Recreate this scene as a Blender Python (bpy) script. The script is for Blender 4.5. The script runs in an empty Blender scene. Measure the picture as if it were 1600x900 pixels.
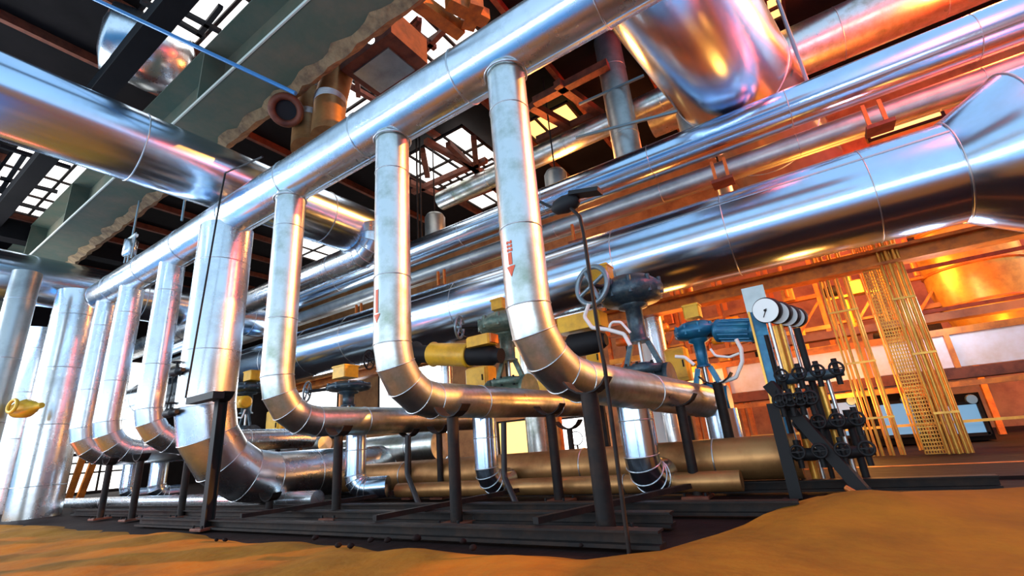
import bpy, math, random
from mathutils import Vector, Matrix
random.seed(7)
D = bpy.data; SC = bpy.context.scene; COL = SC.collection
V = Vector
# ------------------------------------------------------------------ camera
F = 720.0                      # focal length in pixels for a 1600 px wide frame
UP = V((-188, -2150, F)).normalized()
AX = -V((-1185, 345, F)); AX = (AX - AX.dot(UP)*UP).normalized()
AY = V((495, 198, F)); AY -= AY.dot(UP)*UP; AY = (AY - AY.dot(AX)*AX).normalized()
CAM = V((0, 0, 0.6))
def wdir(c): return V((AX.dot(c), AY.dot(c), UP.dot(c)))
def ray(px, py): return wdir(V((px-800, py-450, F)))
def aY(px, py, Y): d = ray(px, py); return CAM + d*(Y/d.y)
def aZ(px, py, Z): d = ray(px, py); return CAM + d*((Z-CAM.z)/d.z)
def aX(px, py, X): d = ray(px, py); return CAM + d*(X/d.x)
FW = wdir(V((0, 0, 1)))
def mpp(p): return (V(p)-CAM).dot(FW)/F          # metres per pixel at a point
cd = D.cameras.new('camera'); cam = D.objects.new('camera', cd); COL.objects.link(cam)
cd.sensor_width = 36; cd.lens = 36*F/1600; cd.clip_start = 0.05; cd.clip_end = 200
r_, u_, b_ = wdir(V((1, 0, 0))), wdir(V((0, -1, 0))), wdir(V((0, 0, -1)))
cam.matrix_world = Matrix(((r_.x, u_.x, b_.x, CAM.x), (r_.y, u_.y, b_.y, CAM.y), (r_.z, u_.z, b_.z, CAM.z), (0, 0, 0, 1)))
SC.camera = cam
# ------------------------------------------------------------------ world and lights
w = D.worlds.new('world'); SC.world = w; w.use_nodes = True
nt = w.node_tree; nt.nodes.clear()
tc = nt.nodes.new('ShaderNodeTexCoord'); sx = nt.nodes.new('ShaderNodeSeparateXYZ')
mr = nt.nodes.new('ShaderNodeMapRange'); mr.inputs[1].default_value = -1; mr.inputs[2].default_value = 1
rp = nt.nodes.new('ShaderNodeValToRGB'); bg = nt.nodes.new('ShaderNodeBackground'); wo = nt.nodes.new('ShaderNodeOutputWorld')
nt.links.new(tc.outputs['Generated'], sx.inputs[0]); nt.links.new(sx.outputs['Z'], mr.inputs[0]); nt.links.new(mr.outputs[0], rp.inputs[0])
nt.links.new(rp.outputs[0], bg.inputs[0]); nt.links.new(bg.outputs[0], wo.inputs[0])
els = rp.color_ramp.elements
els[0].position = 0.0; els[0].color = (0.10, 0.03, 0.01, 1)
els[1].position = 1.0; els[1].color = (0.4, 0.62, 0.9, 1)
for p, c in ((0.25, (0.003, 0.06, 0.16, 1)), (0.49, (0.003, 0.15, 0.40, 1)), (0.515, (0.55, 0.8, 1.05, 1)), (0.70, (0.46, 0.72, 1.0, 1)), (0.85, (0.42, 0.66, 0.95, 1))):
    e = els.new(p); e.color = c
bg.inputs[1].default_value = 1.25
SC.view_settings.view_transform = 'Standard'; SC.view_settings.look = 'None'
SC.view_settings.exposure = 0.0; SC.view_settings.gamma = 1.0; SC.view_settings.use_curve_mapping = False
def lamp(kind, name, loc, target, energy, color, size=1.0, size_y=None, spot=None, angle=None, blend=0.5):
    l = D.lights.new(name, kind); l.energy = energy; l.color = color
    if kind == 'AREA':
        l.shape = 'RECTANGLE'; l.size = size; l.size_y = size_y or size
    elif kind == 'SUN': l.angle = angle or 0.01
    else:
        l.shadow_soft_size = size
        if kind == 'SPOT': l.spot_size = spot or 1.2; l.spot_blend = blend
    o = D.objects.new(name, l); COL.objects.link(o); o.location = loc
    d = (V(target)-V(loc)).normalized()
    o.rotation_euler = d.to_track_quat('-Z', 'Y').to_euler()
    return o
lamp('SUN', 'low_sun', (9, 7, 8), (9-0.80, 7-0.42, 8-0.40), 4.4, (1.0, 0.40, 0.07), angle=0.008)
lamp('AREA', 'added_highlight_strip', (-5, -6, 1.5), (-5, 5, 3.0), 800, (0.9, 0.96, 1.0), 26, 0.55)  # unseen strip added behind the camera for long highlights on the pipes
lamp('AREA', 'added_left_fill', (-17, -2.5, 5), (-7, 3, 2), 1300, (0.9, 0.95, 1.0), 6, 5)  # unseen area light added to whiten the pipes from the left
for nm, loc, e, c, s in (('added_orange_fill', (1.2, 11.2, 3.2), 300, (1, .40, .06), 0.6), ('added_orange_fill', (3.4, 10.5, 1.2), 220, (1, .36, .05), 0.5),  # orange points added to colour the right background; there is no furnace
                         ('added_orange_fill', (-2.2, 9.5, 1.6), 90, (1, .42, .08), 0.4), ('added_orange_fill', (0.3, 9.0, 0.8), 90, (1, .42, .08), 0.3),
                         ('added_red_leak', (3.6, 5.2, 6.5), 800, (1, .05, .02), 0.5), ('added_red_leak', (4.2, 9.9, 7.6), 2200, (1, .07, .01), 0.4), ('added_walkway_fill', (1.9, 9.0, 2.0), 45, (.75, .85, 1), 0.2),  # added: red points mimic a corner light leak, cool point brightens walkway panels
                         ('amber_upper_light', (-4.5, 10.5, 7.5), 420, (1, .35, .08), 0.4), ('amber_upper_light', (-1, 11.5, 8.5), 300, (1, .16, .03), 0.5),  # amber point lights high up towards the back
                         ('added_low_red_leak', (-12.0, 1.3, 0.35), 25, (1, .1, .06), 0.2),  # red point added to mimic the light leak at lower left
                         ('white_rear_light', (-12, 9, 3), 350, (.9, .95, 1), 1.0)):  # white point light at the left rear
    lamp('POINT', nm, loc, (0, 0, 0), e, c, s)

# ------------------------------------------------------------------ materials
def mat(name, col, metal=0.0, rough=0.5, bump=0.0, bscale=20, var=0.0, vscale=3, var_col=None, emit=None, es=0, rvar=0.0, stretch=(1, 1, 1)):
    m = D.materials.new(name); m.use_nodes = True; t = m.node_tree; b = t.nodes['Principled BSDF']
    b.inputs['Base Color'].default_value = (*col, 1); b.inputs['Metallic'].default_value = metal; b.inputs['Roughness'].default_value = rough
    co = t.nodes.new('ShaderNodeTexCoord'); mp = t.nodes.new('ShaderNodeMapping'); mp.inputs['Scale'].default_value = stretch
    t.links.new(co.outputs['Object'], mp.inputs[0])
    if bump:
        n = t.nodes.new('ShaderNodeTexNoise'); n.inputs['Scale'].default_value = bscale; n.inputs['Detail'].default_value = 4
        bp = t.nodes.new('ShaderNodeBump'); bp.inputs['Strength'].default_value = bump; bp.inputs['Distance'].default_value = 0.03
        t.links.new(mp.outputs[0], n.inputs['Vector']); t.links.new(n.outputs[0], bp.inputs['Height']); t.links.new(bp.outputs[0], b.inputs['Normal'])
    if var:
        n = t.nodes.new('ShaderNodeTexNoise'); n.inputs['Scale'].default_value = vscale; n.inputs['Detail'].default_value = 7; n.inputs['Roughness'].default_value = .65
        r = t.nodes.new('ShaderNodeValToRGB'); r.color_ramp.elements[0].position = .42; r.color_ramp.elements[1].position = .72
        r.color_ramp.elements[0].color = (*col, 1)
        vc = var_col or tuple(c*(1-var) for c in col); r.color_ramp.elements[1].color = (*vc, 1)
        t.links.new(mp.outputs[0], n.inputs['Vector']); t.links.new(n.outputs[0], r.inputs[0]); t.links.new(r.outputs[0], b.inputs['Base Color'])
        if rvar:
            q = t.nodes.new('ShaderNodeMapRange'); q.inputs[1].default_value = .3; q.inputs[2].default_value = .75
            q.inputs[3].default_value = rough; q.inputs[4].default_value = rough+rvar
            t.links.new(n.outputs[0], q.inputs[0]); t.links.new(q.outputs[0], b.inputs['Roughness'])
    if emit:
        b.inputs['Emission Color'].default_value = (*emit, 1); b.inputs['Emission Strength'].default_value = es
    return m
M = dict(
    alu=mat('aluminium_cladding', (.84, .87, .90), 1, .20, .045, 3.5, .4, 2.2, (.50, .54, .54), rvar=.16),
    alu_big=mat('smooth_aluminium_cladding', (.60, .77, .95), 1, .18, .02, 3, .3, 1.2, (.52, .64, .76), rvar=.06),  # blue reflections are put into the base colour of this metal
    alu_old=mat('stained_aluminium_cladding', (.74, .76, .74), 1, .26, .07, 4, .5, 2.6, (.24, .30, .20), rvar=.2),
    alu_band=mat('seam_metal', (.55, .57, .58), 1, .35),
    alu_grey=mat('dull_grey_cladding', (.45, .48, .47), .9, .42, .1, 5, .4, 2),
    brown=mat('brown_pipe_cladding', (.50, .25, .09), .75, .38, .1, 5, .5, 2.5, (.26, .11, .04), rvar=.15),
    steel=mat('dark_steel', (.013, .011, .011), .2, .6, .1, 20, .5, 6, (.035, .02, .014)),
    black=mat('black_metal', (.010, .010, .011), 0, .6),
    iron=mat('blue_grey_cast_iron', (.03, .06, .085), .5, .38, .2, 22, .5, 8, (.10, .14, .15)),
    green=mat('green_grey_cast_iron', (.08, .14, .11), .4, .42, .25, 22, .5, 8, (.22, .28, .22)),
    blue=mat('blue_paint', (.01, .12, .24), .3, .32, .1, 20, .4, 8, (.02, .2, .33)),
    yellow=mat('yellow_paint', (.85, .47, .02), .1, .38, .05, 20, .35, 4, (.55, .27, .02)),
    wheel=mat('grey_wheel_paint', (.22, .30, .34), .6, .35),
    wire=mat('white_cable', (.85, .82, .78), 0, .4),
    rubber=mat('black_rubber', (.01, .01, .012), 0, .5),
    orange=mat('orange_painted_steel', (.66, .20, .025), .3, .45, .1, 14, .5, 5, (.30, .08, .02)),
    gold=mat('yellow_ochre_conduit', (.80, .42, .07), .55, .35, .05, 14, .4, 5, (.55, .26, .05)),
    rust=mat('rusty_steel', (.20, .055, .025), .3, .6, .2, 16, .5, 5, (.07, .02, .012)),
    beam=mat('green_grey_beam_paint', (.085, .115, .075), 0, .6, .15, 7, .6, 1.6, (.17, .14, .09)),
    beamedge=mat('pale_flange_edge', (.62, .62, .52), .2, .5),
    crust=mat('brown_fireproof_crust', (.30, .19, .09), 0, .9, .8, 10, .6, 5, (.09, .05, .03)),
    dark=mat('dark_sheet', (.010, .008, .008), 0, .8, .1, 5, .5, 1),  # near-black sheet for ceiling, left wall and dark beams
    redwall=mat('dark_red_sheet', (.16, .03, .015), .1, .6, .1, 4, .5, 1),
    ochre=mat('ochre_wall', (.42, .20, .07), .1, .6, .3, 5, .6, 1.4, (.18, .07, .03)),
    white=mat('pale_painted_panel', (.74, .72, .78), .1, .4, .1, 4, .4, 1.2, (.55, .42, .30)),
    gauge=mat('gauge_face', (.86, .92, .90), 0, .25),
    paint_red=mat('red_orange_paint', (.75, .10, .03), 0, .5),
    sand=mat('orange_sand', (.36, .15, .014), 0, .85, .5, 9, .5, 1.3, (.19, .085, .012)),
    bluereflector=mat('blue_reflector_floor', (.02, .27, .62), 0, .4, .1, 5, .3, 1),  # colour of the unseen floor that reflects blue into the pipes
    conc=mat('dark_concrete', (.018, .010, .009), 0, .7, .5, 6, .5, 2),  # near-black concrete for floor, curb and stones
    glass=mat('bright_daylit_pane', (.9, .9, .9), 0, .4, emit=(1, .97, .92), es=2.2),
    glassb=mat('blue_lit_pane', (.1, .2, .3), 0, .3, emit=(.16, .38, .62), es=.75),
    glassw=mat('warm_lit_pane', (.9, .6, .2), 0, .4, emit=(1, .62, .2), es=1.6),
    lampf=mat('lamp_lens', (.9, .9, .9), 0, .2, emit=(.8, .95, 1), es=9),
    bluebar=mat('blue_painted_bar', (.03, .16, .36), .3, .35),
)
for k_, v_ in (('conc', .08), ('steel', .2), ('sand', .1), ('black', .25), ('dark', .1)): M[k_].node_tree.nodes['Principled BSDF'].inputs['Specular IOR Level'].default_value = v_
# ------------------------------------------------------------------ mesh helper
def basis(d):
    d = d.normalized(); a = V((0, 0, 1)) if abs(d.z) < .9 else V((1, 0, 0))
    u = d.cross(a).normalized(); return d, u, d.cross(u).normalized()
class MB:
    def __init__(s): s.v = []; s.f = []; s.sm = []
    def add(s, vs, fs, smooth=False):
        n = len(s.v); s.v += [V(v) for v in vs]
        for f in fs: s.f.append(tuple(i+n for i in f)); s.sm.append(smooth)
        return s
    def box(s, c, sx, sy, sz, X=None, Y=None):
        c = V(c); X = V(X).normalized() if X else V((1, 0, 0)); Y = V(Y) if Y else V((0, 1, 0))
        Y = (Y-Y.dot(X)*X).normalized(); Z = X.cross(Y)
        vs = [c+X*sx*i/2+Y*sy*j/2+Z*sz*k/2 for k in (-1, 1) for j in (-1, 1) for i in (-1, 1)]
        return s.add(vs, [(0, 2, 3, 1), (4, 5, 7, 6), (0, 1, 5, 4), (2, 6, 7, 3), (0, 4, 6, 2), (1, 3, 7, 5)])
    def cbox(s, c, sx, sy, sz, b=.01):      # box with chamfered vertical edges
        c = V(c); x, y, z = sx/2, sy/2, sz/2
        o = [(x-b, -y), (x, -y+b), (x, y-b), (x-b, y), (-x+b, y), (-x, y-b), (-x, -y+b), (-x+b, -y)]
        vs = [c+V((p[0], p[1], -z)) for p in o]+[c+V((p[0], p[1], z-b)) for p in o]+[c+V((p[0]*(1-b/x), p[1]*(1-b/y), z)) for p in o]
        fs = [tuple(reversed(range(8))), tuple(range(16, 24))]
        for i in range(8):
            j = (i+1) % 8; fs += [(i, j, j+8, i+8), (i+8, j+8, j+16, i+16)]
        return s.add(vs, fs)
    def bar(s, a, b, w_, h=None):
        a = V(a); b = V(b); d, u, v = basis(b-a); return s.box((a+b)/2, (b-a).length, w_, h or w_, d, u)
    def cyl(s, a, b, r0, r1=None, n=16, caps=True):
        a = V(a); b = V(b); r1 = r0 if r1 is None else r1; d, u, v = basis(b-a)
        R = [[c+u*r*math.cos(2*math.pi*i/n)+v*r*math.sin(2*math.pi*i/n) for i in range(n)] for c, r in ((a, r0), (b, r1))]
        s.add(R[0]+R[1], [(i, (i+1) % n, (i+1) % n+n, i+n) for i in range(n)], True)
        if caps: s.add(R[0], [tuple(reversed(range(n)))]); s.add(R[1], [tuple(range(n))])
        return s
    def lathe(s, o, d, prof, n=20):         # prof: (distance along d, radius)
        o = V(o); d, u, v = basis(V(d)); R = []
        for t, r in prof: R += [o+d*t+u*r*math.cos(2*math.pi*i/n)+v*r*math.sin(2*math.pi*i/n) for i in range(n)]
        fs = []
        for k in range(len(prof)-1): fs += [(k*n+i, k*n+(i+1) % n, (k+1)*n+(i+1) % n, (k+1)*n+i) for i in range(n)]
        s.add(R, fs, True)
        s.add(R[:n], [tuple(reversed(range(n)))]); s.add(R[-n:], [tuple(range(n))]); return s
    def ring(s, pts, r, n=6):               # closed bead
        k = len(pts); c = sum(pts, V())/k; vs = []
        for i, p in enumerate(pts):
            t = (pts[(i+1) % k]-pts[i-1]).normalized(); o = (p-c).normalized(); b = t.cross(o)
            vs += [p+o*r*math.cos(2*math.pi*j/n)+b*r*math.sin(2*math.pi*j/n) for j in range(n)]
        return s.add(vs, [(i*n+j, i*n+(j+1) % n, ((i+1) % k)*n+(j+1) % n, ((i+1) % k)*n+j) for i in range(k) for j in range(n)], True)
    def torus(s, c, d, R, r, n=28, m=8):
        d, u, v = basis(V(d)); c = V(c)
        return s.ring([c+u*R*math.cos(2*math.pi*i/n)+v*R*math.sin(2*math.pi*i/n) for i in range(n)], r, m)
    def tube(s, path, r, n=20, sharp=False, caps=True):
        path = [V(p) for p in path]; k = len(path); rs = r if isinstance(r, (list, tuple)) else [r]*k
        dirs = [(path[i+1]-path[i]).normalized() for i in range(k-1)]
        d, u, v = basis(dirs[0]); rings = []
        def circ(i, u, v, d):
            nrm = dirs[0] if i == 0 else dirs[-1] if i == k-1 else (dirs[i-1]+dirs[i]).normalized()
            out = []
            for j in range(n):
                q = u*rs[i]*math.cos(2*math.pi*j/n)+v*rs[i]*math.sin(2*math.pi*j/n)
                out.append(path[i]+q-d*(q.dot(nrm)/d.dot(nrm)))
            return out
        prev = None; allr = []
        for i in range(k-1):
            d = dirs[i]; u = (u-u.dot(d)*d).normalized(); v = d.cross(u)
            a = circ(i, u, v, d); b = circ(i+1, u, v, d)
            if not sharp and prev is not None: a = prev
            s_idx = len(s.v)
            s.add(a+b, [(j, (j+1) % n, (j+1) % n+n, j+n) for j in range(n)], True)
            if caps and i == 0: s.add(a, [tuple(reversed(range(n)))])
            if caps and i == k-2: s.add(b, [tuple(range(n))])
            prev = b; allr.append(a if i == 0 else a)
        allr.append(prev); s.rings = allr
        return s
    def build(s, name, m, parent=None, loc=None):
        me = D.meshes.new(name)
        if parent is not None: org = wl(parent)
        else: org = V(loc) if loc is not None else sum(s.v, V())/len(s.v)
        me.from_pydata([v-org for v in s.v], [], s.f); me.polygons.foreach_set('use_smooth', s.sm)
        me.materials.append(M[m] if isinstance(m, str) else m)
        # weld coincident vertices of smooth sweeps
        o = D.objects.new(name, me); COL.objects.link(o)
        if parent is not None: o.parent = parent
        else: o.location = org
        return o
def wl(o):
    p = V(o.location)
    while o.parent: o = o.parent; p += V(o.location)
    return p
def tag(o, label, cat, group=None):
    o['label'] = label; o['category'] = cat
    if group: o['group'] = group
    return o
def thing(name, label, cat, loc, group=None):
    o = D.objects.new(name, None); COL.objects.link(o); o.location = loc; o.empty_display_size = .1
    return tag(o, label, cat, group)
def struct(o): o['kind'] = 'structure'; return o
def bend(pts, rad, n=5):
    pts = [V(p) for p in pts]; out = [pts[0]]
    for i in range(1, len(pts)-1):
        a = (pts[i-1]-pts[i]).normalized(); b = (pts[i+1]-pts[i]).normalized(); r = rad[i-1] if isinstance(rad, (list, tuple)) else rad
        ang = math.acos(max(-1, min(1, a.dot(b)))); t = r/math.tan(ang/2)
        p0 = pts[i]+a*t; p1 = pts[i]+b*t; c = pts[i]+(a+b).normalized()*(r/math.sin(ang/2))
        e0 = p0-c; e1 = p1-c; tot = math.pi-ang; m = n
        for k in range(m+1):
            f = k/m; out.append(c+(e0*math.sin((1-f)*tot)+e1*math.sin(f*tot))/math.sin(tot))
    out.append(pts[-1]); return out
def bandrings(path, r, obj, step=1.0, bead=.008, skip_ends=True, phase=.5, m='alu_band', name='seam_band', n=24):
    k = len(path)
    for i in range(k-1):
        a, b = V(path[i]), V(path[i+1]); L = (b-a).length
        if i > 0:
            d0 = (a-V(path[i-1])).normalized(); d1 = (b-a).normalized(); nr = (d0+d1).normalized(); d, u, v = basis(d1); pts = []
            for j in range(n):
                q = (u*math.cos(2*math.pi*j/n)+v*math.sin(2*math.pi*j/n))*r; pts.append(a+q-d1*(q.dot(nr)/d1.dot(nr)))
            MB().ring(pts, bead, 6).build(name, m, obj)
        if L > step*1.2:
            q = int(L/step); d, u, v = basis(b-a)
            for t in range(q):
                c = a+d*(phase+t)*L/q
                MB().torus(c, d, r, bead, n, 6).build(name, m, obj)
def pipe(name, label, cat, path, r, m='alu', step=1.0, bead=.008, group=None, seam=False, n=28, sharp=True, bands=True, cap=False, phase=.5):
    o = MB().tube(path, r, n, sharp).build(name, m, loc=path[0]); tag(o, label, cat, group)
    if bands: bandrings(path, r+.001, o, step, bead, phase=phase)
    if seam:
        a, b = V(path[0]), V(path[1]); d = (b-a).normalized(); s_ = MB(); q = V((0, -1, .28)).normalized() if seam is True else V(seam).normalized()
        q = (q-q.dot(d)*d).normalized(); s_.box((a+b)/2+q*(r+.002), (b-a).length, .03, .01, d, d.cross(q)); s_.build('lap_seam', 'alu_band', o)
    if cap:
        a, b = V(path[-2]), V(path[-1]); d = (b-a).normalized()
        MB().lathe(b-d*.02, d, [(0, r*1.02), (.04, r*1.02), (.07, r*.8), (.08, r*.3)], 28).build('end_cap', m, o)
    return o

# ================================================================== SETTING
def sandh(x, y):
    h = 0.02+0.018*math.sin(x*1.7+y*2.1)+.012*math.sin(x*4.1-y*3.3)+.006*math.sin(x*9+y*7)
    for cx, cy, sx_, sy_, a in ((.05, 3.75, .42, .42, .09), (1.0, 4.4, .8, .5, .07), (1.6, 3.2, .7, .35, .05)):
        h += a*math.exp(-((x-cx)/sx_)**2-((y-cy)/sy_)**2)
    return h
def sand_edge(x):
    t = max(0, min(1, (x+1.3)/1.3)); e = 2.5+2.0*t*t*(3-2*t)
    return e+.05*math.sin(x*3.1)+.03*math.sin(x*7.7)
g = MB(); nx, ny = 260, 70; vs = []; fs = []
for i in range(nx+1):
    x = -20+26*i/nx; e = sand_edge(x)
    for j in range(ny+1):
        f = j/ny; y = .6+(e-.6)*(1-(1-f)**2.2)
        dd = e-y; k = min(1, dd/.25); vs.append((x, y, sandh(x, y)*k-.03*(1-k)))
for i in range(nx):
    for j in range(ny):
        a = i*(ny+1)+j; fs.append((a, a+ny+1, a+ny+2, a+1))
g.add(vs, fs, True); struct(g.build('floor', 'sand', loc=(0, 0, 0)))
struct(MB().box((-8, -6.2, -.06), 40, 13.6, .08).build('floor', 'bluereflector'))  # unseen blue floor, mostly behind the camera, added for its reflection in the pipes
struct(MB().box((-8, 8.45, -.06), 40, 15.7, .08).build('floor', 'conc'))
# ceiling: a dark sheet deck with its edge set back on the right, ribs and skylights
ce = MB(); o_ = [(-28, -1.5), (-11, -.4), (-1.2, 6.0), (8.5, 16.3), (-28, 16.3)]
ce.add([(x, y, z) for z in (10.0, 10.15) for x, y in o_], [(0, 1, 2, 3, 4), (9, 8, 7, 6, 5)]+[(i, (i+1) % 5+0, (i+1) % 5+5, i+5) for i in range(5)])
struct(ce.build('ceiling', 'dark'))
for i in range(13):
    x = -27+i*2.1; ya = .3 if x < -12 else .35+(x+12)*.6
    if x > -1.2: ya = 6.4+(x+1.2)*1.03
    struct(MB().box((x, (ya+16.1)/2, 9.88), .12, 16.1-ya, .22).build('trim_%d' % (i+1), 'rust'))
wl_ = MB().box((-9.8, 16.2, 4.6), 36.8, .15, 11).build('wall_back', 'ochre'); struct(wl_)
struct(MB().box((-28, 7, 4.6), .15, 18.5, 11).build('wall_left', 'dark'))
g = MB(); xw = 5.6      # unseen wall added to shade the sand, its opening shaped for one sun patch
for y0, y1, z0, z1 in ((-3, 5.3, 0, 4.3), (6.4, 8.2, 0, 4.3), (5.3, 6.4, 0, 3.35), (5.3, 6.4, 3.85, 4.3)): g.box((xw, (y0+y1)/2, (z0+z1)/2), .2, y1-y0, z1-z0)
struct(g.build('sun_block_wall', 'ochre'))
wn = [0]
def window(c, sx_, sy_, axis, m='glass', nx=3, ny=2, fm='steel'):
    wn[0] += 1; c = V(c)
    X, Y, N = {'y': (V((1, 0, 0)), V((0, 0, 1)), V((0, -1, 0))), 'x': (V((0, 1, 0)), V((0, 0, 1)), V((1, 0, 0))), 'z': (V((1, 0, 0)), V((0, 1, 0)), V((0, 0, -1)))}[axis]
    o = MB().box(c, sx_, sy_, .03, X, Y).build('window_%d' % wn[0], m); struct(o)
    f = MB()
    for i in range(nx+1): f.box(c+X*(i/nx-.5)*sx_+N*.04, .07, sy_+.07, .07, X, Y)
    for j in range(ny+1): f.box(c+Y*(j/ny-.5)*sy_+N*.045, sx_+.07, .07, .07, X, Y)
    f.build('window_frame', fm, o)
def skylight(px, py, sx_, sy_, m='glass', nx=3, ny=2): p = aZ(px, py, 9.74); window(p, sx_, sy_, 'z', m, nx, ny)
skylight(560, 130, 2.6, 2.6, 'glass', 2, 3); skylight(670, 60, 2.2, 2.0, 'glass', 3, 2)
skylight(700, 250, 3.0, 2.2, 'glass', 4, 2); skylight(760, 290, 2.4, 2.6, 'glass', 3, 2)
skylight(860, 190, 1.6, 1.0, 'glassw', 3, 1); skylight(320, 18, 2.0, 1.6, 'glass', 1, 3); skylight(500, 385, 3, 2.5, 'glass', 3, 2)
skylight(60, 290, 5.0, 1.9, 'glass', 3, 3); skylight(1170, 20, 1.4, 1.2, 'glassw', 4, 3)
def backwin(px, py, sx_, sz_, m='glass', nx=1, ny=1): window(aY(px, py, 16.05), sx_, sz_, 'y', m, nx, ny)
for px, py, a, b, m in ((640, 590, 4.2, 2.8, 'glass'), (480, 640, 5.5, 2.4, 'glass'), (370, 640, 7, 3.5, 'glass'), (900, 690, 2.6, 1.7, 'glass'), (1010, 690, 1.5, 1.9, 'glass'),
                        (810, 690, 1.8, 1.6, 'glassw'), (820, 560, 1.8, 1.4, 'glassw'), (940, 410, .9, .5, 'glassw'), (1410, 190, 1.7, .55, 'glassw')):
    backwin(px, py, a, b, m)
for px, py, a, b in ((60, 650, 3.4, 3.4), (170, 640, 3.0, 4.6), (120, 740, 4.6, 1.6)):
    window(aX(px, py, -27.85), a, b, 'x', 'glass', 3, 2)

# ================================================================== MANIFOLD
YR, ZH = 2.92, 4.03
hdr = pipe('header_pipe', 'long bright aluminium-clad manifold pipe that carries all seven drop pipes', 'pipe',
           [(1.4, YR, ZH), (-11.45, YR, ZH)], .275, 'alu', 1.35, .009, seam=(0, .25, -1), cap=True)
for x in (-1.7, -3.18, -5.05):        # welded saddle collars where the drops leave
    MB().torus((x, YR, ZH-.27), (0, 0, 1), .19, .012, 28, 6).build('branch_collar', 'alu_band', hdr)
dl = [(-1.70, .172, 'alu_old', 1.06, 6.3, 'nearest tall drop pipe, stained, with short red marks and arrow', .55),
      (-3.18, .173, 'alu_old', 1.05, 6.6, 'tall drop pipe with a long red down arrow, second in size from the right', .5),
      (-5.03, .173, 'alu_old', 1.02, 6.4, 'drop pipe with an orange sun patch, just left of the centre of the photo', .5),
      (-6.62, .335, 'alu', .42, 6.6, 'thickest drop pipe, crossed by a thin black rod and curving nearly to the floor', .95),
      (-8.35, .178, 'alu', 1.02, 5.6, 'white-lit drop pipe just left of the thickest one', .5),
      (-9.95, .185, 'alu', .98, 5.6, 'drop pipe second from the left end of the manifold', .5),
      (-11.1, .175, 'alu', .98, 5.6, 'last drop pipe at the capped left end of the manifold', .5)]
drops = []
for x, r, m, zb, ye, lb, rad in dl:
    p = bend([(x, YR, ZH-.16), (x, YR, zb), (tuple(aY(1108, 628, 5.6)) if x > -2 else (x+(.12 if x > -6 else 0), ye, zb-(.0 if x > -6 else .02)))], rad, 4)
    o = pipe('drop_pipe', lb, 'pipe', p, r, m, 1.15, .006, group='drop pipes of the manifold', phase=.45)
    drops.append(o)
# red painted arrows on the two nearest drops (curved shapes hugging the cladding)
def arrow(o, x, r, z0, z1, ang, w_=.035, text_marks=False):
    def pt(da, z): a = ang+da/r; return V((x+(r+.003)*math.sin(a), YR-(r+.003)*math.cos(a), z))
    g = MB(); zs = z1+.10; hw = w_/2
    rows = 6
    for i in range(rows):
        za = z0+(zs-z0)*i/rows; zb = z0+(zs-z0)*(i+1)/rows
        if text_marks and i < 3:
            for k in (-.7, .35): g.add([pt(k*w_, za), pt(k*w_+w_*.4, za), pt(k*w_+w_*.4, za-(za-zb)*.75), pt(k*w_, za-(za-zb)*.75)], [(0, 1, 2, 3)])
            g.add([pt(-.3*w_, za), pt(.35*w_, za-.01), pt(.35*w_, za-.025), pt(-.3*w_, za-.015)], [(0, 1, 2, 3)])
        else: g.add([pt(-hw, za), pt(hw, za), pt(hw, zb), pt(-hw, zb)], [(0, 1, 2, 3)])
    g.add([pt(-w_*1.15, zs-.012), pt(0, zs-.012), pt(w_*1.15, zs-.012), pt(0, z1)], [(0, 3, 1), (1, 3, 2)])
    q = g.build('painted_arrow', 'paint_red', o); q['label'] = 'red painted flow arrow pointing down'
arrow(drops[0], -1.70, .172, aY(797, 376, 2.75).z, aY(802, 432, 2.75).z, -.10, .035, True)
arrow(drops[1], -3.18, .173, aY(588, 453, 2.75).z, aY(588, 506, 2.75).z, -.10, .038)
# vertical feeder legs under the crossing runs
def leg(px, pyt, pyb, Y, r, lb, turn, m='alu_big'):
    t = aY(px, pyt, Y); b = V((t.x, t.y, max(.14+r*.3, .2)))
    o = pipe('branch_leg', lb, 'pipe', bend([t, b, b+V(turn)*.42], r*1.25, 4), r, m, .5, .006, group='short branch legs below the crossing pipes')
    return o
leg(985, 605, 800, 4.3, .155, 'blue-white branch leg below the nearest crossing pipe', (.1, .9, 0))
leg(755, 640, 790, 4.35, .13, 'bright blue branch leg below the middle crossing pipe', (.05, .9, 0))
leg(557, 665, 790, 4.2, .13, 'shiny branch leg between two posts left of centre', (.9, .5, 0))
leg(1125, 640, 755, 5.6, .17, 'dusty branch leg at the far right end of the nearest crossing pipe', (.1, .9, 0))
leg(252, 712, 790, 4.3, .15, 'blue branch leg right of two thin posts, far left', (.1, .9, 0))
leg(207, 715, 790, 4.3, .14, 'blue branch leg between the two leftmost posts', (.1, .9, 0))
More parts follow.
